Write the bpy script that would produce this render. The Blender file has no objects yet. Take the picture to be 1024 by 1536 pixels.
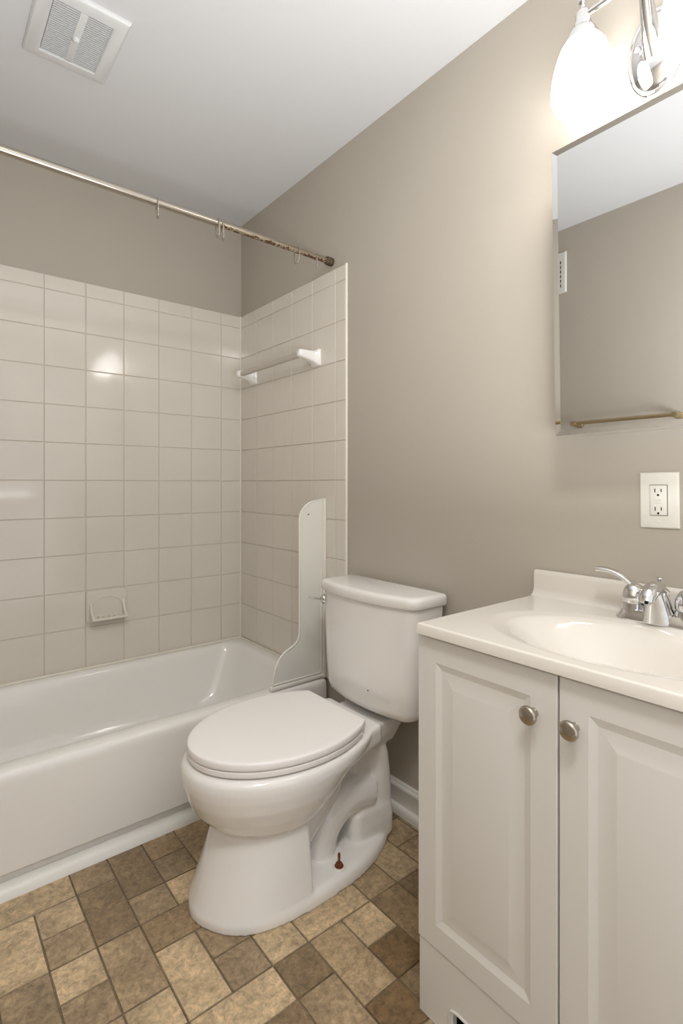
import bpy, bmesh, math, random
from mathutils import Vector, Matrix
PI = math.pi
random.seed(7)
C = bpy.context.scene.collection
S = bpy.context.scene

# ------------------------------------------------------------------ camera
RIM = .336
cam = bpy.data.cameras.new('camera'); camo = bpy.data.objects.new('camera', cam); C.objects.link(camo)
camo.location = (-1.2701, -2.371, 1.1031); camo.rotation_euler = (PI/2, 0, -.6799)
cam.sensor_fit = 'HORIZONTAL'; cam.sensor_width = 36; cam.lens = 789.5/1024*36
cam.shift_y = -42.2/1024; cam.clip_start = .01; cam.clip_end = 50
S.camera = camo
# ------------------------------------------------------------------ light, exposure
S.view_settings.view_transform = 'Standard'; S.view_settings.look = 'None'
S.view_settings.gamma = 1; S.view_settings.use_curve_mapping = False
S.view_settings.exposure = 0.14
SHADE_GLOW = 8.0          # the two frosted lamp shades
BOUNCE = 25.0
CEILING_FILL = 13.0
DOORWAY_FILL = 6.5               # added fill light standing in the doorway, out of view
w = bpy.data.worlds.new('world'); S.world = w; w.use_nodes = True
w.node_tree.nodes['Background'].inputs[0].default_value = (.9, .93, 1, 1)
w.node_tree.nodes['Background'].inputs[1].default_value = .25
ld = bpy.data.lights.new('doorway_fill', 'AREA'); ld.shape = 'RECTANGLE'; ld.size = 1.28; ld.size_y = 2.1
ld.energy = DOORWAY_FILL; ld.color = (.95, .975, 1)
lo = bpy.data.objects.new('doorway_fill', ld); C.objects.link(lo)
lo.location = (-.79, -2.98, 1.09); lo.rotation_euler = (PI/2, 0, 0)

# added unseen fill light, aimed up to bounce off the ceiling
fl = bpy.data.lights.new('bounce_fill', 'AREA'); fl.shape = 'RECTANGLE'; fl.size = .7; fl.size_y = .5; fl.energy = BOUNCE; fl.color = (.96, .98, 1)
fo = bpy.data.objects.new('bounce_fill', fl); C.objects.link(fo); fo.location = (-.92, -2.30, 1.02); fo.rotation_euler = (PI, 0, 0)
# disk light added under the ceiling as fill, out of view, no fixture
cl = bpy.data.lights.new('ceiling_fill', 'AREA'); cl.shape = 'DISK'; cl.size = .38; cl.energy = CEILING_FILL; cl.color = (1, .99, .975)
co = bpy.data.objects.new('ceiling_fill', cl); C.objects.link(co); co.location = (-1.2, -2.4, 2.375)

# ------------------------------------------------------------------ materials
def lin(c):
    return tuple((v/255/12.92 if v/255 <= .04045 else ((v/255+.055)/1.055)**2.4) for v in c) + (1,)
def mat(name, rgb, rough=.5, metal=0, coat=0, bump=None, spec=.5, var=None, **kw):
    m = bpy.data.materials.new(name); m.use_nodes = True; nt = m.node_tree; N = nt.nodes; L = nt.links
    b = N['Principled BSDF']
    b.inputs['Base Color'].default_value = lin(rgb); b.inputs['Roughness'].default_value = rough
    b.inputs['Metallic'].default_value = metal; b.inputs['Coat Weight'].default_value = coat
    b.inputs['Coat Roughness'].default_value = .06
    b.inputs['Specular IOR Level'].default_value = spec
    for k, v in kw.items(): b.inputs[k.replace('_', ' ')].default_value = v
    tc = N.new('ShaderNodeTexCoord')
    if bump:
        n = N.new('ShaderNodeTexNoise'); n.inputs['Scale'].default_value = bump[0]; n.inputs['Detail'].default_value = 4
        L.new(tc.outputs['Object'], n.inputs['Vector'])
        bp = N.new('ShaderNodeBump'); bp.inputs['Strength'].default_value = bump[1]; bp.inputs['Distance'].default_value = bump[2]
        L.new(n.outputs['Fac'], bp.inputs['Height']); L.new(bp.outputs['Normal'], b.inputs['Normal'])
    if var:
        n = N.new('ShaderNodeTexNoise'); n.inputs['Scale'].default_value = var[0]; n.inputs['Detail'].default_value = 5
        L.new(tc.outputs['Object'], n.inputs['Vector'])
        r = N.new('ShaderNodeValToRGB'); r.color_ramp.elements[0].position = .3; r.color_ramp.elements[1].position = .7
        r.color_ramp.elements[0].color = lin(var[1]); r.color_ramp.elements[1].color = lin(rgb)
        L.new(n.outputs['Fac'], r.inputs['Fac']); L.new(r.outputs['Color'], b.inputs['Base Color'])
    return m
M = {}
M['wall'] = mat('wall_paint', (186, 178, 166), .42, bump=(60, .06, .002), spec=.4, var=(2.2, (183, 175, 163)))
M['ceil'] = mat('ceiling_paint', (224, 225, 227), .8, bump=(90, .15, .002), spec=.2)
M['tile'] = mat('wall_tile', (226, 219, 208), .11, coat=.3, bump=(9, .04, .01), var=(5, (222, 215, 204)))
M['grout'] = mat('tile_grout', (210, 202, 189), .7, bump=(300, .3, .001))
M['caulk'] = mat('caulk', (236, 230, 216), .4, bump=(60, .2, .001))
M['trimw'] = mat('trim_paint', (238, 236, 230), .3, bump=(40, .05, .001))
M['porc'] = mat('porcelain', (243, 240, 236), .1, coat=.4, bump=(5, .02, .01))
M['tub'] = mat('tub_enamel', (243, 240, 235), .13, coat=.3, bump=(6, .03, .01))
M['seat'] = mat('seat_plastic', (250, 246, 243), .22, bump=(80, .03, .0005))
M['plast'] = mat('white_plastic', (238, 236, 228), .28, bump=(60, .03, .0005))
M['cab'] = mat('cabinet_white', (226, 223, 218), .34, bump=(30, .04, .001))
M['marble'] = mat('cultured_marble', (229, 223, 214), .13, coat=.4, bump=(4, .02, .01), var=(3, (226, 220, 211)))
M['chrome'] = mat('chrome', (222, 222, 222), .07, metal=1, bump=(20, .02, .001))
M['nickel'] = mat('brushed_nickel', (186, 178, 166), .26, metal=1, bump=(150, .08, .0005))
M['brass'] = mat('aged_nickel', (196, 178, 144), .34, metal=1, bump=(60, .1, .001))
M['mirror'] = mat('mirror_glass', (226, 226, 226), .012, metal=1)
M['mirr_back'] = mat('mirror_edge', (196, 190, 178), .3, metal=.3, bump=(50, .03, .001))
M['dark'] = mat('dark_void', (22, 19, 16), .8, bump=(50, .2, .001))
M['gap'] = mat('shadow_grey', (120, 112, 100), .7, bump=(50, .2, .001))
M['rust'] = mat('rust', (156, 88, 50), .6, metal=.3, bump=(400, .6, .001), var=(300, (84, 42, 24)))
M['rubber'] = mat('worn_end_cap', (112, 98, 78), .55, metal=.4, bump=(200, .4, .001), var=(90, (70, 52, 34)))
M['clear'] = mat('clear_plastic', (235, 235, 230), .08, bump=(60, .02, .0005), Transmission_Weight=.85, IOR=1.45)
M['bar'] = mat('milky_plastic', (214, 206, 194), .22, bump=(30, .03, .001), Transmission_Weight=.25)
M['vent'] = mat('vent_plastic', (226, 227, 228), .5, bump=(60, .03, .0005))
M['register'] = mat('register_paint', (226, 224, 218), .4, bump=(60, .05, .001))

def rod_material():
    m = mat('rusty_rod_metal', (196, 186, 170), .22, metal=1); nt = m.node_tree; N = nt.nodes; L = nt.links; b = N['Principled BSDF']
    tc = N.new('ShaderNodeTexCoord'); mp = N.new('ShaderNodeMapping'); mp.inputs['Scale'].default_value = (1, 1.6, 1.6)
    L.new(tc.outputs['Object'], mp.inputs['Vector'])
    n = N.new('ShaderNodeTexNoise'); n.inputs['Scale'].default_value = 110; n.inputs['Detail'].default_value = 6
    L.new(mp.outputs['Vector'], n.inputs['Vector'])
    n2 = N.new('ShaderNodeTexNoise'); n2.inputs['Scale'].default_value = 9; L.new(tc.outputs['Object'], n2.inputs['Vector'])
    sx = N.new('ShaderNodeSeparateXYZ'); L.new(tc.outputs['Normal'], sx.inputs[0])
    # rust sits on the underside, where water hung
    a = N.new('ShaderNodeMath'); a.operation = 'MULTIPLY_ADD'; a.inputs[1].default_value = -.22; L.new(sx.outputs['Z'], a.inputs[0]); L.new(n.outputs['Fac'], a.inputs[2])
    a2 = N.new('ShaderNodeMath'); a2.operation = 'MULTIPLY_ADD'; a2.inputs[1].default_value = .3; L.new(n2.outputs['Fac'], a2.inputs[0]); L.new(a.outputs[0], a2.inputs[2])
    r = N.new('ShaderNodeValToRGB'); r.color_ramp.elements[0].position = .80; r.color_ramp.elements[1].position = .84
    L.new(a2.outputs[0], r.inputs['Fac'])
    mx = N.new('ShaderNodeMix'); mx.data_type = 'RGBA'; mx.inputs['A'].default_value = lin((196, 186, 170)); mx.inputs['B'].default_value = lin((84, 52, 30))
    L.new(r.outputs['Color'], mx.inputs['Factor']); L.new(mx.outputs['Result'], b.inputs['Base Color'])
    iv = N.new('ShaderNodeMath'); iv.operation = 'SUBTRACT'; iv.inputs[0].default_value = 1; L.new(r.outputs['Color'], iv.inputs[1]); L.new(iv.outputs[0], b.inputs['Metallic'])
    return m
M['rod_rust'] = rod_material()

def shade_material():
    m = bpy.data.materials.new('frosted_lit_glass'); m.use_nodes = True; nt = m.node_tree; b = nt.nodes['Principled BSDF']
    b.inputs['Base Color'].default_value = (.9, .88, .84, 1); b.inputs['Roughness'].default_value = .25
    n = nt.nodes.new('ShaderNodeTexNoise'); n.inputs['Scale'].default_value = 4
    r = nt.nodes.new('ShaderNodeValToRGB'); r.color_ramp.elements[0].color = (1, .985, .965, 1); r.color_ramp.elements[1].color = (1, .99, .975, 1)
    nt.links.new(n.outputs['Fac'], r.inputs['Fac']); nt.links.new(r.outputs['Color'], b.inputs['Emission Color'])
    b.inputs['Emission Strength'].default_value = SHADE_GLOW
    return m
M['shade'] = shade_material()

def floor_material():
    m = bpy.data.materials.new('stone_look_vinyl'); m.use_nodes = True; nt = m.node_tree; N = nt.nodes; L = nt.links; b = N['Principled BSDF']
    at = N.new('ShaderNodeAttribute'); at.attribute_name = 'tint'
    tc = N.new('ShaderNodeTexCoord')
    # every tile has its own offset into the mottling
    off = N.new('ShaderNodeVectorMath'); off.operation = 'MULTIPLY_ADD'; off.inputs[1].default_value = (30, 47, 13)
    L.new(at.outputs['Color'], off.inputs[0]); L.new(tc.outputs['Object'], off.inputs[2])
    n1 = N.new('ShaderNodeTexNoise'); n1.inputs['Scale'].default_value = 9; n1.inputs['Detail'].default_value = 3; L.new(off.outputs[0], n1.inputs['Vector'])
    n2 = N.new('ShaderNodeTexNoise'); n2.inputs['Scale'].default_value = 60; n2.inputs['Detail'].default_value = 8; n2.inputs['Roughness'].default_value = .75
    n2.inputs['Distortion'].default_value = .5; L.new(off.outputs[0], n2.inputs['Vector'])
    def ramp(src, p0, p1, c0, c1):
        r = N.new('ShaderNodeValToRGB'); r.color_ramp.elements[0].position = p0; r.color_ramp.elements[1].position = p1
        r.color_ramp.elements[0].color = (c0,)*3+(1,); r.color_ramp.elements[1].color = (c1,)*3+(1,); L.new(src, r.inputs['Fac']); return r.outputs['Color']
    a = ramp(n1.outputs['Fac'], .3, .7, .72, 1.12); c = ramp(n2.outputs['Fac'], .36, .66, .58, 1.28)
    def mul(x, y):
        k = N.new('ShaderNodeMix'); k.data_type = 'RGBA'; k.blend_type = 'MULTIPLY'; k.inputs['Factor'].default_value = 1
        L.new(x, k.inputs['A']); L.new(y, k.inputs['B']); return k.outputs['Result']
    L.new(mul(mul(at.outputs['Color'], a), c), b.inputs['Base Color'])
    b.inputs['Roughness'].default_value = .42
    bp = N.new('ShaderNodeBump'); bp.inputs['Strength'].default_value = .25; bp.inputs['Distance'].default_value = .001
    L.new(n2.outputs['Fac'], bp.inputs['Height']); L.new(bp.outputs['Normal'], b.inputs['Normal'])
    return m
M['floor'] = floor_material()

# ------------------------------------------------------------------ mesh helpers (all shapes are given in room coordinates)
def new(): return bmesh.new()
def box(bm, x0, x1, y0, y1, z0, z1, bev=0, seg=2):
    t = bmesh.new(); r = bmesh.ops.create_cube(t, size=1)
    for v in t.verts: v.co = ((x0+x1)/2+v.co.x*(x1-x0), (y0+y1)/2+v.co.y*(y1-y0), (z0+z1)/2+v.co.z*(z1-z0))
    if bev: bmesh.ops.bevel(t, geom=t.edges[:], offset=bev, segments=seg, profile=.5, affect='EDGES')
    merge(bm, t); return bm
def merge(bm, t):
    me = bpy.data.meshes.new('tmp'); t.to_mesh(me); t.free(); bm.from_mesh(me); bpy.data.meshes.remove(me)
def loft(bm, secs, closed=True, cap0=True, cap1=True):
    rows = [[bm.verts.new(p) for p in s] for s in secs]; n = len(rows[0])
    for a, b in zip(rows, rows[1:]):
        for i in range(n if closed else n-1):
            j = (i+1) % n
            bm.faces.new((a[i], a[j], b[j], b[i]))
    if cap0: bm.faces.new(rows[0][::-1])
    if cap1: bm.faces.new(rows[-1])
    return bm
def lathe(bm, prof, center, axis='Z', n=32, sx=1, sy=1):
    """prof: (radius, height) pairs along the axis"""
    secs = []
    for r, h in prof:
        s = []
        for i in range(n):
            a = 2*PI*i/n; u, v = r*math.cos(a)*sx, r*math.sin(a)*sy
            p = {'Z': (u, v, h), 'X': (h, u, v), 'Y': (u, h, v)}[axis]
            s.append((center[0]+p[0], center[1]+p[1], center[2]+p[2]))
        secs.append(s)
    return loft(bm, secs)
def tube(bm, pts, r, n=12, caps=True, flat=None):
    """sweep along pts; r a number or a list; flat squashes the section across the second frame axis"""
    P = [Vector(p) for p in pts]; R = r if isinstance(r, (list, tuple)) else [r]*len(P)
    secs = []; up = None
    for i, p in enumerate(P):
        t = (P[min(i+1, len(P)-1)]-P[max(i-1, 0)]).normalized()
        if up is None:
            up = Vector((0, 0, 1)) if abs(t.z) < .9 else Vector((0, 1, 0))
        a = t.cross(up).normalized(); up = a.cross(t).normalized()
        f = flat[i] if flat else 1
        secs.append([tuple(p+a*R[i]*math.cos(2*PI*k/n)+up*R[i]*f*math.sin(2*PI*k/n)) for k in range(n)])
    return loft(bm, secs, cap0=caps, cap1=caps)
def smooth_path(pts, n=6):
    P = [Vector(p) for p in pts]; out = []
    for i in range(len(P)-1):
        p0, p1, p2, p3 = P[max(i-1, 0)], P[i], P[i+1], P[min(i+2, len(P)-1)]
        for k in range(n):
            t = k/n
            out.append(.5*((2*p1)+(p2-p0)*t+(2*p0-5*p1+4*p2-p3)*t*t+(3*p1-p0-3*p2+p3)*t**3))
    out.append(P[-1]); return out
def torus(bm, c, R, r, axis='X', n=28, m=8, sz=1):
    rows = []
    for i in range(n):
        a = 2*PI*i/n; row = []
        for k in range(m):
            b = 2*PI*k/m; q = R+r*math.cos(b); u, v, h = q*math.cos(a), q*math.sin(a)*sz, r*math.sin(b)
            p = {'X': (h, u, v), 'Z': (u, v, h), 'Y': (u, h, v)}[axis]
            row.append(bm.verts.new((c[0]+p[0], c[1]+p[1], c[2]+p[2])))
        rows.append(row)
    for i in range(n):
        for k in range(m):
            bm.faces.new((rows[i][k], rows[(i+1) % n][k], rows[(i+1) % n][(k+1) % m], rows[i][(k+1) % m]))
    return bm
def rrect(x0, x1, y0, y1, r, z, k=6):
    pts = []
    for cx, cy, a0 in ((x1-r, y1-r, 0), (x0+r, y1-r, PI/2), (x0+r, y0+r, PI), (x1-r, y0+r, 1.5*PI)):
        for i in range(k+1):
            a = a0+PI/2*i/k; pts.append((cx+r*math.cos(a), cy+r*math.sin(a), z))
    return pts
def obj(name, bm, m, parent=None, angle=35, bevel=0):
    bmesh.ops.recalc_face_normals(bm, faces=bm.faces[:])
    if parent:
        root = parent
        while root.parent: root = root.parent
        bmesh.ops.translate(bm, verts=bm.verts[:], vec=-root.location)
    me = bpy.data.meshes.new(name); bm.to_mesh(me); bm.free()
    for p in me.polygons: p.use_smooth = True
    me.set_sharp_from_angle(angle=math.radians(angle))
    for mm in (m if isinstance(m, (list, tuple)) else [m]): me.materials.append(mm)
    o = bpy.data.objects.new(name, me); C.objects.link(o)
    if parent: o.parent = parent
    if bevel:
        b = o.modifiers.new('bevel', 'BEVEL'); b.width = bevel; b.segments = 2; b.limit_method = 'ANGLE'
    return o
def thing(name, label, cat, loc, group=None, rot=None):
    o = bpy.data.objects.new(name, None); o.empty_display_size = .05; C.objects.link(o); o.location = loc
    if rot: o.rotation_euler = rot
    o['label'] = label; o['category'] = cat
    if group: o['group'] = group
    return o
def tag(o, label, cat, group=None):
    o['label'] = label; o['category'] = cat
    if group: o['group'] = group
    return o
def struct(o): o['kind'] = 'structure'; return o
def evaluated(bm, mods):
    """run modifiers on a bmesh and hand back the result"""
    me = bpy.data.meshes.new('tmp'); bm.to_mesh(me); bm.free()
    o = bpy.data.objects.new('tmp', me); C.objects.link(o)
    for kind, kw in mods:
        m = o.modifiers.new(kind, kind)
        for k, v in kw.items(): setattr(m, k, v)
    dg = bpy.context.evaluated_depsgraph_get(); dg.update()
    out = bpy.data.meshes.new_from_object(o.evaluated_get(dg))
    bpy.data.objects.remove(o); bpy.data.meshes.remove(me)
    r = bmesh.new(); r.from_mesh(out); bpy.data.meshes.remove(out); return r
def nrm(bm): bmesh.ops.recalc_face_normals(bm, faces=bm.faces[:]); return bm

# ------------------------------------------------------------------ room shell
H = 2.394; XL = -1.524; YF = -2.95; T = .1524
bm = new(); box(bm, XL-.1, .1, -3.05, .1, H, H+.08); struct(obj('ceiling', bm, M['ceil']))
bm = new(); box(bm, XL-.1, .1, 0, .1, 0, H); wall_back = struct(obj('wall_back', bm, M['wall']))
bm = new(); box(bm, 0, .1, -3.05, 0, 0, H); wall_right = struct(obj('wall_right', bm, M['wall']))
bm = new(); box(bm, XL-.1, XL, -3.05, 0, 0, H); wall_left = struct(obj('wall_left', bm, M['wall']))
bm = new(); box(bm, XL, -1.46, -3.05, YF, 0, H); box(bm, -.12, 0, -3.05, YF, 0, H); box(bm, -1.46, -.12, -3.05, YF, 2.18, H)
struct(obj('wall_front', bm, M['wall']))
bm = new()
for a in ((-1.515, -1.46, 0, 2.24), (-.12, -.065, 0, 2.24), (-1.46, -.12, 2.18, 2.24)): box(bm, a[0], a[1], YF, YF+.014, a[2], a[3], .003)
struct(obj('trim_2', bm, M['trimw']))

# floor: sheet with the printed stone blocks
def make_floor():
    bm = new(); lay = bm.loops.layers.float_color.new('tint')
    def col(fs, rgb):
        for f in fs:
            for l in f.loops: l[lay] = lin(rgb)
    t = bm.faces.new([bm.verts.new(p) for p in ((XL-.05, -3.05, -.002), (.05, -3.05, -.002), (.05, .05, -.002), (XL-.05, .05, -.002))])
    b = bm.faces.new([bm.verts.new(p) for p in ((XL-.05, -3.05, -.04), (.05, -3.05, -.04), (.05, .05, -.04), (XL-.05, .05, -.04))])
    tv, bv = list(t.verts), list(b.verts)
    fs = [t, b]+[bm.faces.new((tv[i], tv[(i+1) % 4], bv[(i+1) % 4], bv[i])) for i in range(4)]
    col(fs, (132, 114, 90))
    xn = lambda n: -.034-.1001*n
    ym = lambda m: -.829-.1013*m
    Lt, Md, Dk, Vd = (214, 188, 150), (178, 154, 121), (158, 134, 102), (136, 110, 77)
    tiles = [(8,-1,1,1,Md),(9,-1,2,1,Lt),(7,-1,1,2,Dk),(6,-1,1,1,Dk),(6,0,1,1,Md),(5,-1,1,2,Md),(4,-1,1,1,Dk),
             (9,0,1,1,Lt),(9,1,1,1,Md),(8,0,1,2,Dk),(10,0,1,2,Lt),(11,-1,1,2,Lt),(11,1,2,1,Md),(7,1,1,1,Md),(5,1,2,1,Lt),
             (9,2,1,1,Lt),(10,2,1,2,Md),(8,2,1,2,Md),(6,2,2,1,Dk),(7,3,1,2,Lt),(6,3,1,1,Md),(6,4,1,1,Md),(9,3,1,1,Md),(8,4,1,1,Lt),(9,4,2,1,Md),
             (6,5,2,1,Lt),(5,4,1,1,Lt),(5,5,1,1,Dk),(3,4,2,1,Lt),(2,4,1,1,Md),(1,3,1,2,Lt),(4,5,1,2,Md),(3,5,1,1,Lt),(3,6,1,1,Vd),
             (2,5,1,2,Dk),(1,5,1,1,Dk),(1,6,1,1,Lt),(5,6,1,2,Md),(6,6,1,1,Dk),(7,6,1,1,Lt),(6,7,2,1,Lt),(4,7,1,1,Vd),(3,7,1,2,Dk),(2,7,1,1,Md),
             (0,1,1,2,Dk),(1,1,1,1,Vd),(1,2,1,1,Md),(0,0,1,1,Dk),(1,0,1,1,Md)]
    used = {}
    for n, m, wn, wm, c in tiles:
        for i in range(wn):
            for j in range(wm): used[(n+i, m+j)] = 1
    rnd = random.Random(3)
    for m in range(-9, 22):
        for n in range(-1, 14):
            if (n, m) in used: continue
            opts = [(1, 1)]
            if (n+1, m) not in used: opts += [(2, 1)]*2
            opts += [(1, 2)]*2 if (n, m+1) not in used else []
            wn, wm = rnd.choice(opts)
            for i in range(wn):
                for j in range(wm): used[(n+i, m+j)] = 1
            tiles.append((n, m, wn, wm, rnd.choice((Lt, Md, Md, Dk))))
    for n, m, wn, wm, c in tiles:
        x1 = xn(n); x0 = xn(n+wn); y1 = ym(m); y0 = ym(m+wm)
        x0 = max(x0, XL-.04); x1 = min(x1, .04)
        if x1-x0 < .02: continue
        g = .0014; k = .0012
        j = 1+rnd.uniform(-.06, .06); c = tuple(v*j for v in c)
        o_ = [bm.verts.new(p) for p in ((x0+g, y0+g, -.002), (x1-g, y0+g, -.002), (x1-g, y1-g, -.002), (x0+g, y1-g, -.002))]
        i_ = [bm.verts.new(p) for p in ((x0+g+k, y0+g+k, 0), (x1-g-k, y0+g+k, 0), (x1-g-k, y1-g-k, 0), (x0+g+k, y1-g-k, 0))]
        fs = [bm.faces.new(i_)]; col(fs, c)
        col([bm.faces.new((o_[q], o_[(q+1) % 4], i_[(q+1) % 4], i_[q])) for q in range(4)], tuple(v*.80 for v in c))
    return struct(obj('floor', bm, M['floor'], angle=20))
make_floor()

# wall tile: real tiles with eased edges over a grout bed
def tile_field(name, parent, us, zs, place, u0, u1, z0, z1):
    g = new()
    q = [place(u, z, h) for h in (0, .0045) for u, z in ((u0, z0), (u1, z0), (u1, z1), (u0, z1))]
    v = [g.verts.new(p) for p in q]
    for f in ((0, 1, 2, 3), (4, 5, 6, 7), (0, 1, 5, 4), (1, 2, 6, 5), (2, 3, 7, 6), (3, 0, 4, 7)): g.faces.new([v[i] for i in f])
    rnd = random.Random(len(name)+int(u1*100))
    nb = len(g.faces)
    for a, b in zip(us, us[1:]):
        for c, d in zip(zs, zs[1:]):
            gp = .0013; e = .0018; ta, tb = rnd.uniform(-.00016, .00016), rnd.uniform(-.00016, .00016); tl = [-ta-tb, ta-tb, ta+tb, tb-ta]
            lo_ = [g.verts.new(place(u, z, .004)) for u, z in ((a+gp, c+gp), (b-gp, c+gp), (b-gp, d-gp), (a+gp, d-gp))]
            md = [g.verts.new(place(u, z, .0062)) for u, z in ((a+gp+.0004, c+gp+.0004), (b-gp-.0004, c+gp+.0004), (b-gp-.0004, d-gp-.0004), (a+gp+.0004, d-gp-.0004))]
            hi = [g.verts.new(place(u, z, .0072+tl[i])) for i, (u, z) in enumerate(((a+gp+e, c+gp+e), (b-gp-e, c+gp+e), (b-gp-e, d-gp-e), (a+gp+e, d-gp-e)))]
            for r1, r2 in ((lo_, md), (md, hi)):
                for k in range(4): g.faces.new((r1[k], r1[(k+1) % 4], r2[(k+1) % 4], r2[k]))
            g.faces.new(hi)
    bmesh.ops.recalc_face_normals(g, faces=g.faces[:])
    g.faces.ensure_lookup_table()
    for i, f in enumerate(g.faces): f.material_index = 0 if i < nb else 1
    return obj(name, g, [M['grout'], M['tile']], parent, angle=4)
ZT = 1.9374; Z1 = ZT-.0589
zs = sorted([ZT, Z1]+[Z1-T*k for k in range(1, 11)])
zs = [RIM-.003] + [z for z in zs if z > RIM+.02]
xb = [0-.002, -.1127] + [-.1127-T*k for k in range(1, 8)] + [XL]
tile_field('tile_surround', wall_back, sorted(xb), zs, lambda u, z, h: (u, -h, z), XL, 0, RIM-.003, ZT)
yb = [-.008, -.1629] + [-.1629-T*k for k in range(1, 5)] + [-.832]
tile_field('tile_surround', wall_right, sorted(yb), zs, lambda u, z, h: (-h, u, z), -.832, 0, RIM-.003, ZT)
tile_field('tile_surround', wall_left, sorted(yb), zs, lambda u, z, h: (XL+h, u, z), -.832, 0, RIM-.003, ZT)
# bright rounded edge strip + corner caulk of the right tile field
bm = new(); tube(bm, [(-.003, -.834, .10), (-.003, -.834, ZT)], .0048, 10); obj('tile_edge', bm, M['caulk'], wall_right)
bm = new(); tube(bm, [(-.0085, -.0085, RIM), (-.0085, -.0085, ZT)], .0042, 8); obj('corner_caulk', bm, M['caulk'], wall_right)

# baseboards: moulded top, flat face, shoe moulding at the floor
def baseboard(name, p0, p1, nx, ny):
    prof = [(0, .104), (.005, .104), (.008, .1), (.008, .095), (.012, .092), (.013, .082), (.0095, .076), (.0095, .030), (.016, .028), (.021, .022), (.0235, .012), (.0235, 0), (0, 0)]
    bm = new(); loft(bm, [[(p[0]+nx*a, p[1]+ny*a, z) for a, z in prof] for p in (p0, p1)])
    return struct(obj(name, bm, M['trimw'], angle=50))
baseboard('baseboard_right', (0, -.738), (0, -1.60), -1, 0)
baseboard('baseboard_left', (XL, -.76), (XL, YF), 1, 0)
bm = new(); loft(bm, [[(x, y, z) for y, z in ((-.699, .0), (-.699, .032), (-.708, .032), (-.722, .025), (-.731, .014), (-.734, 0))] for x in (XL, -.0005)])
struct(obj('trim_1', bm, M['trimw'], angle=50))

# ------------------------------------------------------------------ bathtub
t = thing('bathtub', 'white alcove bathtub with plain apron along the tiled back wall', 'bathtub', (-.68, -.36, 0))
bm = new()
X0, X1, Y0, Y1 = XL+.002, -.009, -.722, -.009
secs = [rrect(X0+.004, X1, Y0+.026, Y1, .003, .002),
        rrect(X0+.004, X1, Y0+.024, Y1, .003, .052),
        rrect(X0+.002, X1, Y0+.008, Y1, .004, .058),
        rrect(X0, X1, Y0, Y1, .004, .066), rrect(X0, X1, Y0+.001, Y1, .005, .30),
        rrect(X0, X1, Y0+.002, Y1, .006, RIM-.018), rrect(X0+.001, X1, Y0+.006, Y1-.001, .008, RIM-.007), rrect(X0+.004, X1-.001, Y0+.014, Y1-.002, .012, RIM-.0015),
        rrect(X0+.02, X1-.01, Y0+.03, Y1-.006, .02, RIM+.001),
        rrect(X0+.055, X1-.040, Y0+.066, Y1-.030, .07, RIM-.001),
        rrect(X0+.064, X1-.050, Y0+.076, Y1-.037, .08, RIM-.006), rrect(X0+.070, X1-.057, Y0+.083, Y1-.042, .085, RIM-.016),
        rrect(X0+.075, X1-.064, Y0+.089, Y1-.047, .09, RIM-.035),
        rrect(X0+.11, X1-.095, Y0+.100, Y1-.060, .10, .22), rrect(X0+.14, X1-.13, Y0+.113, Y1-.078, .11, .13),
        rrect(X0+.17, X1-.165, Y0+.130, Y1-.10, .12, .085), rrect(X0+.21, X1-.21, Y0+.165, Y1-.135, .12, .062), rrect(X0+.28, X1-.28, Y0+.22, Y1-.19, .1, .055)]
loft(bm, secs); obj('tub_shell', bm, M['tub'], t, angle=40)
bm = new(); lathe(bm, [(0, 0), (.034, 0), (.034, .003), (.028, .007), (0, .009)], (0, 0, 0), 'Z', 24)
bmesh.ops.rotate(bm, verts=bm.verts[:], cent=(0, 0, 0), matrix=Matrix.Rotation(PI/2-.2, 3, 'Y'))
bmesh.ops.translate(bm, verts=bm.verts[:], vec=(XL+.098, -.36, .25)); obj('overflow_plate', bm, M['chrome'], t)
bm = new(); lathe(bm, [(0, 0), (.03, 0), (.03, .003), (.018, .005), (0, .004)], (-1.0, -.365, .0545), 'Z', 24); obj('drain', bm, M['chrome'], t)
# raised flange of caulk where tub meets the tile
bm = new(); tube(bm, [(XL+.016, -.014, RIM+.0035), (-.014, -.014, RIM+.0035), (-.014, -.70, RIM+.0035)], .0055, 8); obj('caulk_bead', bm, M['caulk'], t)

# splash guard
g = thing('splash_guard', 'white curved plastic splash guard on bathtub rim at right wall', 'splash guard', (-.02, -.70, RIM+.002))
def guard_outline():
    r = []
    r += [(-.012, RIM+.014), (-.012, 1.040), (-.030, 1.040)]
    for i in range(0, 9):      # rounded shoulder
        a = PI/2+PI/2*i/8; r.append((-.040+.088*math.cos(a), .965+.072*math.sin(a)))
    r += [(-.1275, .80), (-.1275, .56)]
    pts = [(-.128, .53), (-.134, .508), (-.147, .492), (-.168, .482), (-.195, .470), (-.217, .452), (-.234, .42), (-.243, .385), (-.248, RIM+.014)]
    return r+pts
ol = guard_outline()
bm = new(); loft(bm, [[(x, y, z) for x, z in ol] for y in (-.6995, -.7045)]); obj('panel', bm, M['plast'], g, angle=30, bevel=.0012)
bm = new(); edge = [(x, -.702, z) for x, z in ol[2:]]; tube(bm, edge, .0042, 8); obj('rim_bead', bm, M['plast'], g, angle=60)
bm = new(); box(bm, -.0205, -.0075, -.7145, -.69, RIM+.002, 1.046, .003); tube(bm, [(-.026, -.7055, RIM+.03), (-.026, -.7055, 1.036)], .003, 8)
obj('wall_flange', bm, M['plast'], g)
bm = new(); box(bm, -.256, -.009, -.7105, -.690, RIM+.002, RIM+.017, .004); tube(bm, [(-.244, -.7055, RIM+.024), (-.03, -.7055, RIM+.024)], .0028, 8); obj('base_flange', bm, M['plast'], g)
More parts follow.
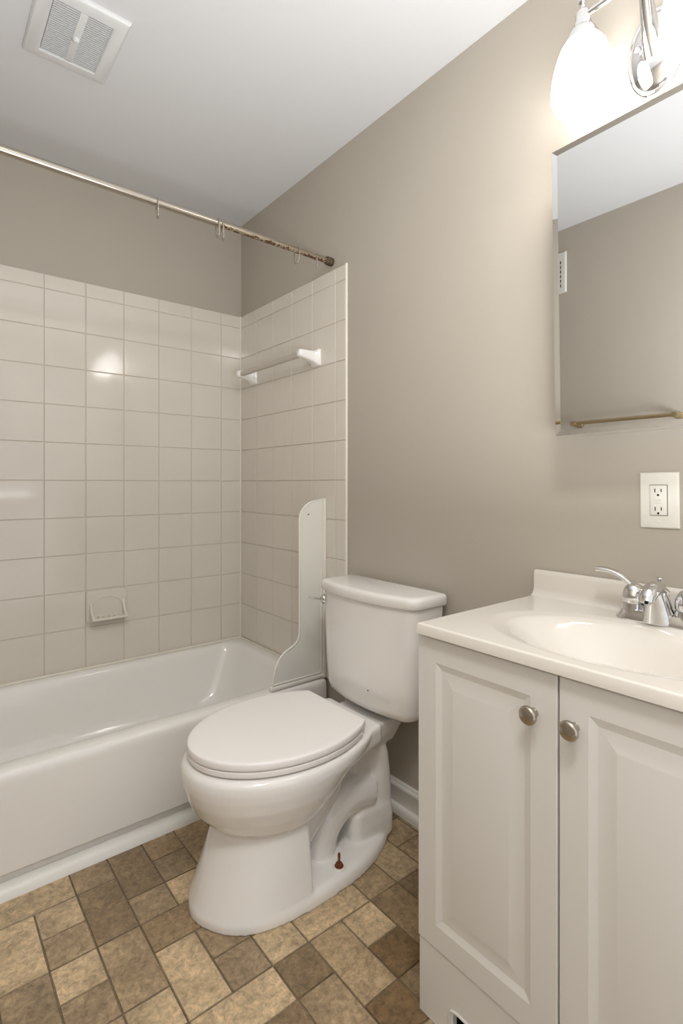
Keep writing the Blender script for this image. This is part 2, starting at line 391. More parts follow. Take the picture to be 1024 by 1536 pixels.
bm = new(); lathe(bm, [(0, -.0015), (.0035, -.001), (.0035, 0), (0, .0)], (-.088, -.7045, .985), 'Y', 14); obj('screw', bm, M['nickel'], g)

# ------------------------------------------------------------------ toilet
AX = -1.095
t = thing('toilet', 'white two-piece toilet with closed lid between bathtub and vanity', 'toilet', (-.40, AX, 0))
def ringpts(half, z, closed_rear=True):
    """mirror a list of (x, halfwidth), front to rear, into a closed outline"""
    a = [(x, AX-h, z) for x, h in half]; b = [(x, AX+h, z) for x, h in half if h > 1e-4][::-1]
    return a+b
def resample(half, n=26):
    P = smooth_path([(x, h, 0) for x, h in half], 10); d = [0]
    for a, b in zip(P, P[1:]): d.append(d[-1]+(b-a).length)
    out = []
    for i in range(n):
        s = d[-1]*i/(n-1); k = 0
        while k < len(d)-2 and d[k+1] < s: k += 1
        f = (s-d[k])/max(d[k+1]-d[k], 1e-9); q = P[k].lerp(P[k+1], f); out.append((q.x, max(q.y, 0)))
    out[0] = (out[0][0], 0); return out
def egg(tip, mid, rear, hw, rearfrac=.51, n=22):
    """front ellipse from tip to mid, flatter tail to rear"""
    out = []
    for i in range(n+1):
        a = PI/2*i/n; out.append((mid-(mid-tip)*math.cos(a), hw*math.sin(a)))
    for i in range(1, 9):
        u = i/8; out.append((mid+(rear-mid)*u, hw*math.sqrt(max(1-rearfrac*u*u, 0))))
    return out
parts = new()
# foot plate
def foot(s, z):
    pts = [(-.727, 0), (-.722, .032), (-.700, .078), (-.672, .112), (-.622, .146), (-.55, .165), (-.47, .171), (-.38, .170), (-.293, .162), (-.21, .138), (-.135, .098), (-.108, .055), (-.098, 0)]
    q = resample(pts, 40); c = -.41
    return ringpts([(c+(x-c)*(1-s/.31), max(h-s*(1 if h > s else 0), 0)) for x, h in q], z)
loft(parts, [foot(0, 0), foot(0, .020), foot(.003, .030), foot(.010, .037), foot(.02, .040)])
# front pedestal
ped = {0: [(-.727, 0), (-.722, .032), (-.700, .078), (-.672, .112), (-.622, .146), (-.55, .163), (-.47, .168)],
       .02: [(-.726, 0), (-.721, .032), (-.699, .078), (-.671, .112), (-.621, .145), (-.55, .162), (-.47, .167)],
       .07: [(-.708, 0), (-.703, .032), (-.682, .074), (-.654, .106), (-.606, .138), (-.54, .155), (-.47, .162)],
       .13: [(-.685, 0), (-.680, .032), (-.660, .070), (-.634, .1), (-.59, .130), (-.53, .148), (-.47, .155)],
       .20: [(-.660, 0), (-.655, .030), (-.638, .064), (-.612, .092), (-.57, .12), (-.52, .138), (-.47, .147)],
       .26: [(-.645, 0), (-.640, .028), (-.624, .060), (-.60, .085), (-.56, .11), (-.51, .128), (-.47, .135)]}
def pedring(h, z):
    q = resample(h, 24)+[(-.462, h[-1][1]-.004)]+[(-.462, h[-1][1]*k) for k in (.7, .4)]
    return [(x, AX-a, z) for x, a in q]+[(x, AX+a, z) for x, a in q if a > 1e-4][::-1]
loft(parts, [pedring(ped[z], z) for z in sorted(ped)])
# bowl
def bowlring(tip, mid, rear, hw, z, rf=.75): return ringpts(resample(egg(tip, mid, rear, hw, rf), 40), z)
loft(parts, [bowlring(-.60, -.49, -.40, .10, .185, .9), bowlring(-.650, -.49, -.385, .135, .203, .9), bowlring(-.684, -.485, -.365, .158, .225, .9), bowlring(-.713, -.48, -.335, .179, .258, .88),
             bowlring(-.732, -.475, -.295, .196, .298, .84), bowlring(-.741, -.47, -.26, .205, .330, .75), bowlring(-.744, -.465, -.235, .209, .352, .62),
             bowlring(-.742, -.465, -.228, .208, .370, .58), bowlring(-.735, -.462, -.225, .203, .379, .56), bowlring(-.722, -.46, -.23, .192, .383, .55)])
# deck the tank stands on
def deck(i, z): return ringpts([(-.40, 0), (-.40, .15), (-.36, .186-i), (-.31, .170-i), (-.25, .147-i), (-.196, .134-i), (-.186+0, .126-i), (-.182-i, .10), (-.182-i, 0)], z)
loft(parts, [deck(.02, .318), deck(.004, .330), deck(0, .342), deck(0, .374), deck(.003, .382), deck(.009, .386)])
# narrower shelf running to the wall under the tank
loft(parts, [ringpts([(-.24, 0), (-.24, .09), (-.09, .075), (-.065, .05), (-.06, 0)], .29), ringpts([(-.24, 0), (-.24, .105), (-.07, .10), (-.045, .08), (-.04, 0)], .355),
             ringpts([(-.24, 0), (-.24, .105), (-.07, .10), (-.045, .08), (-.04, 0)], .372)])
# rear outlet column, its bulging foot and the trapway with the small arch between
def column(x0, x1, h, z): return rrect(x0, x1, AX-h, AX+h, min(.03, h*.42), z, 5)
loft(parts, [column(-.175, -.099, .094, .03), column(-.173, -.098, .094, .12), column(-.170, -.100, .092, .20), column(-.172, -.104, .087, .26), column(-.185, -.112, .078, .30), column(-.24, -.11, .07, .345)])
loft(parts, [column(-.268, -.100, .103, .02), column(-.268, -.100, .103, .07), column(-.264, -.101, .098, .110), column(-.246, -.104, .082, .145), column(-.23, -.11, .062, .165)])
loft(parts, [column(-.24, -.12, .060, .10), column(-.24, -.12, .060, .34)])
for s in (-1, 1):
    P = smooth_path([(-.49, AX+s*.062, .115), (-.435, AX+s*.066, .165), (-.375, AX+s*.066, .225), (-.335, AX+s*.060, .285), (-.315, AX+s*.05, .345)], 6)
    tube(parts, P, [.052]*len(P), 16)
    P = smooth_path([(-.362, AX+s*.046, .02), (-.360, AX+s*.047, .075), (-.340, AX+s*.050, .125), (-.295, AX+s*.050, .160), (-.24, AX+s*.045, .165), (-.18, AX+s*.04, .15)], 6)
    tube(parts, P, [.050+.010*i/len(P) for i in range(len(P))], 16)
loft(parts, [rrect(-.46, -.24, AX-.05, AX+.05, .02, z, 4) for z in (.12, .32)])
nrm(parts)
body = evaluated(parts, [('REMESH', dict(mode='VOXEL', voxel_size=.0038)), ('SMOOTH', dict(factor=.5, iterations=8))])
for v in body.verts:
    if v.co.z < .001: v.co.z = max(v.co.z, .0005)
obj('bowl', body, M['porc'], t, angle=180)
# seat ring and lid
def flat_loft(outs, m, name, par, ang=40):
    bm = new(); loft(bm, outs); return obj(name, bm, m, par, angle=ang)
def lidring(off, z, cut=0): return ringpts(resample(egg(-.727+off, -.46, -.262-off, .200-off, .51), 44)+[(-.262-off, .10), (-.262-off, .03)], z)
flat_loft([lidring(.004, .4052), lidring(.001, .4062), lidring(0, .409), lidring(.0003, .4200), lidring(.0015, .4233), lidring(.0035, .4246), lidring(.008, .4252), lidring(.02, .4253)], M['seat'], 'seat_lid', t)
def seatring(off, z):
    e = [p for p in resample(egg(-.726+off, -.46, -.262, .199-off, .51), 44) if p[0] < -.292]
    return ringpts(e+[(-.29, e[-1][1]-.001), (-.29, .05)], z)
flat_loft([seatring(.005, .3872), seatring(.001, .3885), seatring(0, .391), seatring(.0005, .4005), seatring(.004, .4020)], M['seat'], 'seat', t)
for s in (-1, 1):
    bm = new(); box(bm, -.296, -.266, AX+s*.127-.016, AX+s*.127+.016, .386, .408, .004); obj('seat_hinge', bm, M['seat'], t)
# tank
AT = -1.110
def tankring(hw, fr, bk, z, bow=.03, rc=.04):
    pts = []
    n = 16
    for i in range(n+1):              # bowed front, left to right
        u = -1+2*i/n; y = AT+u*(hw-rc); pts.append((fr+bow*(u*u)*.75, y, z))
    a = pts[-1]; c = pts[0]
    right = [(a[0]+rc*(1-math.cos(k*PI/2/5))*1.0, a[1]+rc*math.sin(k*PI/2/5), z) for k in range(1, 6)]
    left = [(c[0]+rc*(1-math.cos(k*PI/2/5))*1.0, c[1]-rc*math.sin(k*PI/2/5), z) for k in range(1, 6)][::-1]
    back = [(bk-.012, AT+hw, z), (bk-.003, AT+hw-.006, z), (bk, AT+hw-.02, z), (bk, AT-hw+.02, z), (bk-.003, AT-hw+.006, z), (bk-.012, AT-hw, z)]
    return left+pts+right+back
bm = new(); loft(bm, [tankring(.165, -.150, -.05, .392, .02), tankring(.182, -.172, -.045, .396, .025), tankring(.193, -.184, -.042, .406, .028), tankring(.200, -.190, -.038, .425, .03),
                      tankring(.206, -.193, -.034, .50), tankring(.214, -.192, -.028, .62), tankring(.219, -.191, -.024, .738)])
obj('tank', bm, M['porc'], t, angle=50)
bm = new(); loft(bm, [tankring(.221, -.193, -.020, .7365, .034), tankring(.226, -.199, -.019, .7375, .034), tankring(.229, -.203, -.018, .742, .034), tankring(.229, -.203, -.018, .761, .034), tankring(.227, -.201, -.019, .767, .034),
                      tankring(.222, -.196, -.022, .771, .034), tankring(.210, -.184, -.03, .773, .034)]); obj('tank_lid', bm, M['porc'], t, angle=50)
# flush lever on the tank's front left corner
ly = AT+.196; lx = -.1745
bm = new(); lathe(bm, [(0, 0), (.0125, 0), (.0135, -.004), (.0115, -.010), (.006, -.014), (0, -.015)], (lx+.002, ly-.006, .7065), 'X', 20, sx=1, sy=1.25)
P = smooth_path([(lx-.012, ly-.004, .708), (lx-.018, ly+.012, .7075), (lx-.020, ly+.032, .706), (lx-.019, ly+.050, .705)], 5)
tube(bm, P, [.005+.0025*i/len(P) for i in range(len(P))], 12, flat=[.75]*len(P)); obj('flush_lever', bm, M['chrome'], t, angle=60)
bm = new(); lathe(bm, [(0, 0), (.0022, 0), (.0022, .0012), (0, .0012)], (-.1942, -1.168, .470), 'X', 10); obj('pin_hole', bm, M['dark'], t)
# rusty floor bolt
bx_, by_ = -.357, -1.231
bm = new(); lathe(bm, [(0, 0), (.018, 0), (.0195, .002), (.016, .0045), (0, .0045)], (bx_, by_, .0385), 'Z', 24); cap = obj('bolt_cap_base', bm, M['plast'], t)
bm = new(); lathe(bm, [(0, 0), (.0125, 0), (.0125, .002), (.0095, .0025), (.0095, .008), (.006, .0095), (.0032, .010), (.0036, .026), (.0040, .028), (.0032, .036), (0, .037)], (bx_, by_, .0425), 'Z', 18); obj('floor_bolt', bm, M['rust'], t)

# ------------------------------------------------------------------ vanity cabinet
VY0, VY1, VX = -2.235, -1.612, -.432       # body; doors stand proud to -.45
t = thing('vanity_cabinet', 'white two-door vanity cabinet under the sink countertop', 'cabinet', (-.22, -1.92, 0))
bm = new(); box(bm, VX, -.003, VY0, VY0+.016, 0, .792, .001); box(bm, VX, -.003, VY1-.016, VY1, 0, .792, .001)
box(bm, VX, -.003, VY0+.016, VY1-.016, .14, .156); box(bm, VX, VX+.018, VY0+.016, VY1-.016, .156, .792); box(bm, -.012, -.003, VY0+.016, VY1-.016, .156, .792)
obj('body', bm, M['cab'], t)
def door(y0, y1, hinge):
    z0, z1 = .160, .788; xf = -.4505
    bm = new()
    def r(i, x): return [(x, y0+i, z0+i), (x, y1-i, z0+i), (x, y1-i, z1-i), (x, y0+i, z1-i)]
    loft(bm, [r(0, VX-.001), r(0, xf+.0015), r(.0015, xf), r(.048, xf), r(.056, xf+.0026), r(.062, xf+.0040), r(.068, xf+.0040), r(.090, xf+.0005), r(.093, xf)])
    return obj('door', bm, M['cab'], t, angle=12)
ym_ = -1.9225
for y0, y1, ky in ((ym_+.0018, VY1-.001, -1.880), (VY0+.001, ym_-.0018, -1.951)):
    d = door(y0, y1, 0)
    bm = new(); lathe(bm, [(0, 0), (.008, 0), (.0062, -.004), (.0062, -.012), (.013, -.0165), (.0160, -.0195), (.0163, -.0225), (.014, -.0262), (.012, -.0268), (.007, -.0285), (0, -.029)], (-.4500, ky, .714), 'X', 28)
    obj('knob', bm, M['nickel'], d, angle=50)
# toe panel with a raised border and a cut-out at the floor
bm = new(); xf = -.4475
ya, yb_ = VY0+.095, VY1-.088
def toe(x, k):
    r = .014; o = [(VY0+k, .002), (VY0+k, .1575-k), (VY1-k, .1575-k), (VY1-k, .002), (yb_+k, .002), (yb_+k, .060-r+k)]
    o += [(yb_+k-r*(1-math.cos(a)), .060+k-r+r*math.sin(a)) for a in (PI/8, PI/4, 3*PI/8)]+[(yb_-r, .060+k), (ya+r, .060+k)]
    o += [(ya-k+r*(1-math.cos(a)), .060+k-r+r*math.sin(a)) for a in (3*PI/8, PI/4, PI/8)]+[(ya-k, .060-r+k), (ya-k, .002)]
    return [(x, y, z) for y, z in o]
loft(bm, [toe(VX-.0005, 0), toe(xf+.003, 0), toe(xf, .003)])
P = [(xf-.0008, yb_+.006, .002), (xf-.0008, yb_+.006, .050), (xf-.0008, yb_+.002, .062), (xf-.0008, yb_-.012, .067), (xf-.0008, ya+.012, .067), (xf-.0008, ya-.002, .062), (xf-.0008, ya-.006, .050), (xf-.0008, ya-.006, .002)]
tube(bm, P, .0028, 8)
obj('toe_panel', bm, M['cab'], t)
bm = new(); box(bm, -.36, -.352, VY0+.016, VY1-.016, 0, .14); box(bm, -.43, -.36, VY0+.016, VY1-.016, .0008, .0016); obj('toe_recess_shade', bm, M['dark'], t)  # near-black board and floor sheet paint the shade inside the cut-out

# ------------------------------------------------------------------ vanity top with integral basin
t = thing('sink_countertop', 'cream one-piece countertop with oval sink basin and backsplash', 'countertop', (-.23, -1.94, .795))
ZC = .8165; CX0, CX1, CY0, CY1 = -.4645, -.004, -2.255, -1.6205
BX, BY = -.268, -1.938; A, B = .142, .215
def counter():
    bm = new(); nx, ny = 150, 200; V = {}
    for i in range(nx+1):
        for j in range(ny+1):
            x = CX0+(CX1-CX0)*i/nx; y = CY0+(CY1-CY0)*j/ny
            e = math.hypot((x-BX)/A, (y-BY)/B); eo = math.hypot((x-BX)/(A+.022), (y-BY)/(B+.036))
            z = ZC
            def sst(a, b, v): u = min(max((v-a)/(b-a), 0), 1); return u*u*(3-2*u)
            z -= .0040*(1-sst(.84, 1.03, eo))                      # shallow outer ring
            if e < 1.03:
                u = min(e/1.03, 1); z -= .112*(.5+.5*math.cos(PI*u**1.35))**.85
            z += .010*max(0, (x-(CX1-.034))/.014)**2*(1 if x < CX1-.02 else 0) if x > CX1-.034 else 0
            edge = min(x-CX0, y-CY0, CY1-y)
            if edge < .003: z -= .003-math.sqrt(max(.003**2-(.003-edge)**2, 0))
            V[i, j] = bm.verts.new((x, y, z))
    for i in range(nx):
        for j in range(ny): bm.faces.new((V[i, j], V[i+1, j], V[i+1, j+1], V[i, j+1]))
    ring = [(i, 0) for i in range(nx)]+[(nx, j) for j in range(ny)]+[(i, ny) for i in range(nx, 0, -1)]+[(0, j) for j in range(ny, 0, -1)]
    lowv = [bm.verts.new((V[k].co.x, V[k].co.y, .7945)) for k in ring]
    inn = [bm.verts.new((CX0+.02+(V[k].co.x-CX0)*.93, (V[k].co.y-BY)*.94+BY, .7945)) for k in ring]
    for a in range(len(ring)):
        b = (a+1) % len(ring)
        bm.faces.new((V[ring[a]], V[ring[b]], lowv[b], lowv[a])); bm.faces.new((lowv[a], lowv[b], inn[b], inn[a]))
    return bm
obj('counter', counter(), M['marble'], t, angle=50)
bm = new(); prof = [(-.003, ZC-.004), (-.003, .8800), (-.008, .8812), (-.016, .8805), (-.0205, .877), (-.0225, .870), (-.0225, ZC+.018), (-.025, ZC+.009), (-.030, ZC+.003), (-.037, ZC-.0005), (-.037, ZC-.004)]
def bsec(y, k=1): return [(x, y, z) for x, z in prof]
loft(bm, [bsec(CY0), bsec(CY1-.004), [(x if x > -.02 else x+.002, CY1, z-.001 if z > .85 else z) for x, z in prof]]); obj('backsplash', bm, M['marble'], t, angle=50)
bm = new(); lathe(bm, [(0, 0), (.022, 0), (.022, .002), (.016, .004), (0, .003)], (BX, BY, ZC-.1155), 'Z', 24); obj('drain', bm, M['chrome'], t)

# ------------------------------------------------------------------ faucet
FX, FY = -.075, -1.940
t = thing('faucet', 'chrome two-handle centerset faucet on the vanity countertop', 'faucet', (FX, FY, ZC))
bm = new()
def stad(r, L, z, n=14):
    pts = []
    for i in range(n+1): a = PI/2*-1+PI*i/n; pts.append((FX+r*math.sin(a)*-1*1.0, FY+L+r*math.cos(a), z))
    for i in range(n+1): a = PI/2+PI*i/n; pts.append((FX-r*math.sin(a)*1.0, FY-L+r*math.cos(a), z))
    return pts
ZF = ZC-.0005
loft(bm, [stad(.0285, .0585, ZF), stad(.0285, .0585, ZF+.003), stad(.0255, .053, ZF+.014), stad(.023, .052, ZF+.022), stad(.018, .05, ZF+.024)]); obj('base', bm, M['chrome'], t, angle=50)
for s in (1, -1):
    hy = FY+s*.0505
    bm = new(); lathe(bm, [(0, .015), (.0250, .015), (.0232, .034), (.0215, .0345), (.0215, .0365), (.0236, .037), (.0240, .046), (.0232, .054), (.0200, .063), (.0145, .071), (.0085, .0745), (0, .0755)], (FX, hy, ZF), 'Z', 32)
    h = [(0, .004, .068), (-.001, .016, .080), (-.003, .030, .0895), (-.005, .048, .0955), (-.007, .066, .0975), (-.008, .078, .0965)]
    P = smooth_path([(FX+a, hy+s*b, ZF+c) for a, b, c in h], 5); n = len(P)
    tube(bm, P, [.0095-.002*abs(i/n-.2)+.0025*(i/n) if i < n-1 else .006 for i in range(n)], 14, flat=[.62]*n)
    obj('handle', bm, M['chrome'], t, angle=55)
bm = new()
def sring(cx, z, rx, ry): return [(cx+rx*math.cos(2*PI*i/32), FY+ry*math.sin(2*PI*i/32), z) for i in range(32)]
loft(bm, [sring(FX-.008, ZF+.004, .031, .0325), sring(FX-.010, ZF+.024, .029, .0285), sring(FX-.013, ZF+.045, .027, .0235), sring(FX-.018, ZF+.062, .026, .0195), sring(FX-.021, ZF+.074, .023, .0175), sring(FX-.022, ZF+.083, .018, .0145), sring(FX-.021, ZF+.0875, .009, .008)])
P = smooth_path([(FX-.006, FY, ZF+.062), (FX-.028, FY, ZF+.073), (FX-.048, FY, ZF+.072), (FX-.064, FY, ZF+.063), (FX-.071, FY, ZF+.052)], 6); n = len(P)
tube(bm, P, [.0195-.0055*i/n for i in range(n)], 20, flat=[.85]*n); obj('spout', bm, M['chrome'], t, angle=60)
bm = new(); lathe(bm, [(0, 0), (.0025, 0), (.0025, .076), (.0045, .077), (.0055, .080), (.0075, .0855), (.0065, .088), (0, .0885)], (FX+.034, FY+.014, ZF), 'Z', 16); obj('lift_rod', bm, M['chrome'], t)
bm = new(); lathe(bm, [(0, 0), (.0035, 0), (.003, .003), (0, .003)], (FX-.0715, FY, ZF+.0495), 'Z', 10); obj('aerator', bm, M['dark'], t)

# ------------------------------------------------------------------ mirror cabinet
MX = -.120; my0, my1, mz0, mz1 = -2.138, -1.7315, 1.2165, 1.8745
t = thing('medicine_cabinet', 'frameless mirrored medicine cabinet on wall above the sink', 'mirror', (-.02, -1.935, 1.545), rot=(-.014, 0, 0))
bm = new(); box(bm, -.1125, .004, my0+.006, my1-.006, mz0+.006, mz1-.006, .001); obj('cabinet_box', bm, M['cab'], t)
bm = new()
def mr(i, x): return [(x, my0+i, mz0+i), (x, my1-i, mz0+i), (x, my1-i, mz1-i), (x, my0+i, mz1-i)]
loft(bm, [mr(0, MX+.0085), mr(0, MX-.0016), mr(.012, MX)])
bm.faces.ensure_lookup_table()
o = obj('mirror_door', bm, [M['mirr_back'], M['mirror']], t, angle=1)
for p in o.data.polygons:
    if p.normal.x < -.2: p.material_index = 1

# ------------------------------------------------------------------ vanity light
LY, LZ, LX = -1.912, 2.1370, -.122
t = thing('vanity_light', 'chrome wall light with two lit frosted shades above the mirror', 'lamp', (0, LY, 2.05))
bm = new(); pr_ = [(1, -.0005), (1, -.006), (.965, -.011), (.90, -.0135), (.86, -.0125), (.82, -.0155), (.72, -.021), (.5, -.027), (.25, -.030), (.0, -.031)]
loft(bm, [[(x, LY+.006+.060*k*math.cos(2*PI*i/40)+.0, 2.052+.098*k*math.sin(2*PI*i/40)) for i in range(40)] for k, x in pr_[:-1]]); obj('backplate', bm, M['chrome'], t, angle=50)
bm = new(); P = smooth_path([(-.022, LY+.003, 2.035), (-.040, LY+.003, 2.060), (-.058, LY+.002, 2.100), (-.078, LY, 2.140), (-.100, LY, 2.164), (LX, LY, LZ)], 6); n = len(P)
tube(bm, P, [.022-.0135*min(1, i/n*1.25) for i in range(n)], 16)
lathe(bm, [(0, 0), (.005, 0), (.008, -.004), (.006, -.009), (0, -.011)], (-.028, LY+.034, 2.062), 'X', 12)
obj('arm', bm, M['chrome'], t, angle=60)
bm = new(); tube(bm, [(LX, LY-.108, LZ), (LX, LY+.108, LZ)], .0068, 14); lathe(bm, [(0, -.016), (.010, -.014), (.013, 0), (.010, .014), (0, .016)], (LX, LY, LZ), 'Y', 16); obj('crossbar', bm, M['chrome'], t)
for s in (1, -1):
    sy = LY+s*.111
    bm = new(); lathe(bm, [(0, -.056), (.034, -.055), (.0345, -.046), (.030, -.034), (.022, -.026), (.0185, -.022), (.0185, -.012), (.016, -.008), (.0155, .010), (.0115, .014), (.0055, .019), (.0045, .024), (.0070, .030), (.0095, .034), (.0098, .039), (.007, .043), (.003, .044), (0, .0442)], (LX, sy, LZ-.003), 'Z', 28)
    c = obj('collar', bm, M['chrome'], t, angle=50)
    bm = new(); lathe(bm, [(0, 0), (.004, .001), (.0045, .006), (.002, .009), (0, .009)], (LX-.034, sy-.006, LZ-.050), 'X', 10); obj('thumbscrew', bm, M['chrome'], c)
    bm = new(); top = LZ-.050
    out = [(.0290, 0), (.040, -.008), (.0495, -.022), (.0570, -.040), (.0635, -.062), (.0685, -.086), (.0708, -.108), (.0700, -.125), (.0665, -.138), (.0610, -.145)]
    inn = [(.0580, -.143), (.0630, -.135), (.0668, -.122), (.0672, -.106), (.0645, -.085), (.0595, -.062), (.053, -.040), (.045, -.022), (.030, -.008)]
    secs = [[(LX+.94*r*math.cos(2*PI*i/40), sy+.94*r*math.sin(2*PI*i/40), top+h) for i in range(40)] for r, h in [(.018, .001)]+out+inn]
    loft(bm, secs, cap0=True, cap1=True); obj('shade', bm, M['shade'], t, angle=70)

# ------------------------------------------------------------------ outlet
t = thing('electrical_outlet', 'white wall outlet plate with test and reset buttons beside the mirror', 'outlet', (-.003, -1.911, 1.0675), rot=(-.012, 0, 0))
bm = new()
def pl(i, x): return [(x, -1.9505+i, 1.0063+i), (x, -1.8725-i, 1.0063+i), (x, -1.8725-i, 1.1287-i), (x, -1.9505+i, 1.1287-i)]
loft(bm, [pl(0, 0), pl(0, -.003), pl(.0015, -.0048), pl(.004, -.0057)]); obj('cover_plate', bm, M['plast'], t, angle=25)
bm = new(); box(bm, -.0064, -.0054, -1.9292, -1.8936, 1.0335, 1.1013); obj('plate_gap', bm, M['gap'], t)
bm = new(); box(bm, -.0082, -.0045, -1.9278, -1.8944, 1.0347, 1.1000, .0008); rc = obj('receptacle', bm, M['plast'], t)
for cz in (1.0885, 1.0485):
    for dy, hh in ((.0062, .0042), (-.0062, .0036)): bm = new(); box(bm, -.0086, -.0078, -1.911+dy-.0009, -1.911+dy+.0009, cz-hh, cz+hh); obj('slot', bm, M['dark'], rc)
    bm = new(); lathe(bm, [(0, -.0004), (.0024, -.0004), (.0024, .0004), (0, .0004)], (-.0082, -1.911, cz-.0098), 'X', 12); obj('ground_hole', bm, M['dark'], rc)
for cz in (1.0700, 1.0638):
    bm = new(); box(bm, -.0096, -.0078, -1.9175, -1.9045, cz-.0024, cz+.0024, .0005); obj('button', bm, M['plast'], rc)
for cz in (1.1155, 1.0195):
    bm = new(); lathe(bm, [(0, 0), (.0034, 0), (.003, -.001), (0, -.0013)], (-.0055, -1.911, cz), 'X', 14); obj('screw', bm, M['plast'], t)

# ------------------------------------------------------------------ shower rod and rings
RY, RZ = -.742, 1.972
t = thing('shower_curtain_rod', 'chrome tension curtain rod with rust spots spanning above the bathtub', 'curtain rod', (-.68, RY, RZ))
bm = new(); tube(bm, [(XL+.004, RY, RZ+.006), (-.475, RY, RZ+.003)], .0128, 24); obj('outer_tube', bm, M['nickel'], t)
bm = new(); tube(bm, [(-.485, RY, RZ+.003), (-.012, RY, RZ)], .0108, 24); obj('inner_tube', bm, M['rod_rust'], t)
for x0, s in ((-.0005, -1), (XL+.0005, 1)):
    bm = new(); lathe(bm, [(0, 0), (.0155, 0), (.0165, s*.004), (.0165, s*.012), (.0145, s*.015), (.0158, s*.019), (.0158, s*.026), (.0135, s*.032), (0, s*.032)], (x0, RY, RZ+(.006 if s > 0 else 0)), 'X', 24); obj('end_cap', bm, M['rubber'], t)
def hook(x, tilt, m, label, R=.027, sz=1.0):
    """wire ring hanging from the rod, open shape like a long loop"""
    zt = RZ+.003*(x < -.475)+(.0128 if x < -.475 else .0108)+.0022
    o = bm = new(); pts = []
    for i in range(0, 33):
        a = PI/2+2*PI*i/33*.94
        r = R*(.62 if math.sin(a) > .3 else .55); zz = math.sin(a)
        pts.append((0, r*math.cos(a), -R*sz+R*sz*zz-(.010 if zz < 0 else 0)*min(1, -zz*2)))
    tube(bm, pts, .0017, 8)
    lathe(bm, [(0, -.003), (.0024, -.002), (.003, 0), (.0024, .002), (0, .003)], (0, R*.55, -R*sz*1.3), 'Z', 8)
    o = obj('curtain_ring', bm, m, None, angle=70); o.location = (x, RY, zt); o.rotation_euler = (0, tilt*.3, tilt)
    return tag(o, label, 'curtain ring', 'rings left hanging on the curtain rod')
hook(-.689, -.15, M['nickel'], 'metal curtain ring hanging alone near the rod middle')
hook(-.486, -.05, M['nickel'], 'leftmost of two metal curtain rings hanging where the rod tubes join')
hook(-.470, -.25, M['nickel'], 'rightmost of two metal curtain rings hanging where the rod tubes join')
hook(-.166, .15, M['nickel'], 'thin wire curtain ring on the rusty stretch of rod')
hook(-.080, -.2, M['clear'], 'clear plastic curtain ring nearest the right wall', .022, 1.0)

# ------------------------------------------------------------------ ceramic towel bar in the shower
t = thing('shower_towel_bar', 'white ceramic towel bar mounted on tile wall above the bathtub', 'towel bar', (-.008, -.39, 1.61))
def rr2(x, cy, cz, hy, hz, r): return [(x, cy+b, cz+c) for b, c, _ in [(p[0], p[1], 0) for p in rrect(-hy, hy, -hz, hz, r, 0, 4)]]
for y in (-.648, -.140):
    bm = new(); loft(bm, [rr2(-.0065, y, 1.612, .030, .034, .006), rr2(-.014, y, 1.612, .030, .034, .006), rr2(-.019, y, 1.612, .027, .031, .008), rr2(-.024, y, 1.613, .021, .026, .009),
                          rr2(-.034, y, 1.615, .0185, .0225, .009), rr2(-.06, y, 1.6185, .0165, .0185, .009), rr2(-.086, y, 1.621, .0155, .0165, .009), rr2(-.096, y, 1.621, .013, .014, .009), rr2(-.099, y, 1.621, .008, .009, .005)])
    obj('post', bm, M['porc'], t, angle=45)
bm = new(); loft(bm, [[(-.078+a, y, 1.6195+b) for a, b, _ in rrect(-.0098, .0098, -.0098, .0098, .003, 0, 3)] for y in (-.645, -.143)]); obj('bar', bm, M['bar'], t, angle=40)

# ------------------------------------------------------------------ soap dish
sx, sz = -.640, .588
t = thing('soap_dish', 'white ceramic soap dish set in the tiled back wall above bathtub', 'soap dish', (sx, -.008, sz-.06))
bm = new()
def sdr(y, hw, z0, z1, r=.008): return [(sx+a, y, z0+(z1-z0)/2+b) for a, b, _ in rrect(-hw, hw, -(z1-z0)/2, (z1-z0)/2, r, 0, 4)]
loft(bm, [sdr(-.0066, .082, sz-.063, sz+.066), sdr(-.013, .082, sz-.063, sz+.066), sdr(-.017, .079, sz-.060, sz+.063)])
# protruding tray with curved cheeks
prof = lambda k: [(-.012, sz+.030-k*.018), (-.024, sz+.005-k*.01), (-.040, sz-.020), (-.060, sz-.034), (-.070, sz-.040), (-.071, sz-.047), (-.060, sz-.052), (-.030, sz-.058), (-.012, sz-.061)]
def sh(x, k): return [(x, y, z) for y, z in prof(k)]
loft(bm, [sh(sx-.070, 0), sh(sx-.066, 0), sh(sx-.060, .2)]); loft(bm, [sh(sx+.060, .2), sh(sx+.066, 0), sh(sx+.070, 0)])
loft(bm, [[(x, y, z) for y, z in ((-.012, sz-.036), (-.030, sz-.040), (-.060, sz-.038), (-.0705, sz-.0385), (-.0715, sz-.047), (-.058, sz-.052), (-.030, sz-.058), (-.012, sz-.061))] for x in (sx-.066, sx+.066)])
obj('tray', bm, M['tile'], t, angle=40, bevel=.0015)
bm = new(); pts = [(sx+.062*math.cos(a), -.0172, sz-.012+.052*math.sin(a)) for a in [PI*i/20 for i in range(21)]]
tube(bm, [(sx+.062, -.0172, sz-.036)]+pts+[(sx-.062, -.0172, sz-.036)], .0022, 8); obj('arch_rim', bm, M['tile'], t, angle=60)
for k in range(5):
    x = sx-.042+k*.021
    bm = new(); tube(bm, [(x, -.030, sz-.0385), (x+.002, -.064, sz-.0365)], .0028, 8); obj('drain_rib', bm, M['tile'], t)

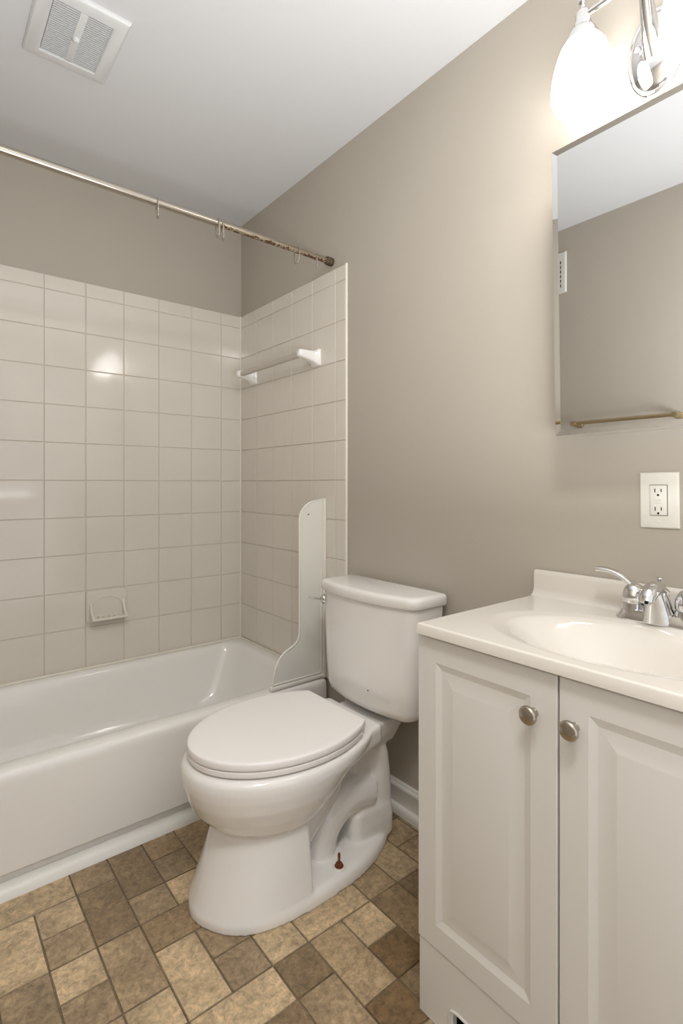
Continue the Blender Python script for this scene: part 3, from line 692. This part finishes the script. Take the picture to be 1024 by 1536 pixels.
# ------------------------------------------------------------------ ceiling fan grille
t = thing('exhaust_fan_grille', 'square white louvred exhaust fan cover on the ceiling', 'vent', (-.912, -.716, H))
bm = new(); a0, a1, b0, b1 = -1.027, -.800, -.858, -.575
def fr(i, z): return [(a0+i, b0+i, z), (a1-i, b0+i, z), (a1-i, b1-i, z), (a0+i, b1-i, z)]
loft(bm, [fr(0, H-.0005), fr(0, H-.006), fr(.004, H-.012), fr(.009, H-.0145), fr(.036, H-.0155), fr(.039, H-.013), fr(.041, H-.003)], cap1=False); obj('frame', bm, M['vent'], t, angle=25)
bm = new(); box(bm, -.9215, -.9025, b0+.040, b1-.040, H-.015, H-.006, .001); lathe(bm, [(0, -.012), (.006, -.0115), (.0095, -.007), (.010, -.002), (.010, .004), (0, .004)], (-.912, -.7165, H-.013), 'Z', 20); obj('center_bar', bm, M['vent'], t)
bm = new(); box(bm, a0+.030, a1-.030, b0+.030, b1-.030, H-.0035, H-.0008); obj('gap_shade', bm, M['gap'], t)  # grey sheet paints the dark holes between the louvres
ns = 26
for i in range(ns):
    y = b0+.044+(b1-b0-.088)*i/(ns-1)
    bm = new()
    loft(bm, [[(x, y-.0026, H-.0145), (x, y+.0008, H-.0145), (x, y+.0024, H-.0068), (x, y-.0002, H-.0068)] for x in (a0+.0405, a1-.0405)])
    obj('louvre', bm, M['vent'], t)

# ------------------------------------------------------------------ things on the left wall, seen in the mirror
t = thing('towel_bar', 'brushed nickel towel bar on opposite wall reflected in the mirror', 'towel bar', (XL, -1.32, 1.395))
bm = new(); tube(bm, [(XL+.066, -1.092, 1.397), (XL+.066, -1.530, 1.397)], .0090, 18); obj('bar', bm, M['brass'], t)
for y in (-1.092, -1.530):
    bm = new(); lathe(bm, [(0, 0), (.017, 0), (.017, .006), (.0125, .008), (.0125, .080), (.0115, .0825), (0, .083)], (XL+.0002, y, 1.395), 'X', 20); obj('post', bm, M['brass'], t)
t = thing('wall_register', 'white slotted air register on opposite wall reflected at mirror edge', 'vent', (XL, -.90, 2.17))
bm = new()
def rg(i, x): return [(XL+x, -1.020+i, 2.072+i), (XL+x, -.78-i, 2.072+i), (XL+x, -.78-i, 2.279-i), (XL+x, -1.020+i, 2.279-i)]
loft(bm, [rg(0, .0003), rg(.001, .004), rg(.006, .009)]); pn = obj('face_plate', bm, M['register'], t, angle=25)
bm = new()
for i in range(9):
    y = -.992+i*.0235
    for k in range(6): z = 2.108+k*.0235; box(bm, XL+.0085, XL+.0098, y-.0025, y+.0025, z-.0075, z+.0075)
obj('slots', bm, M['dark'], pn)
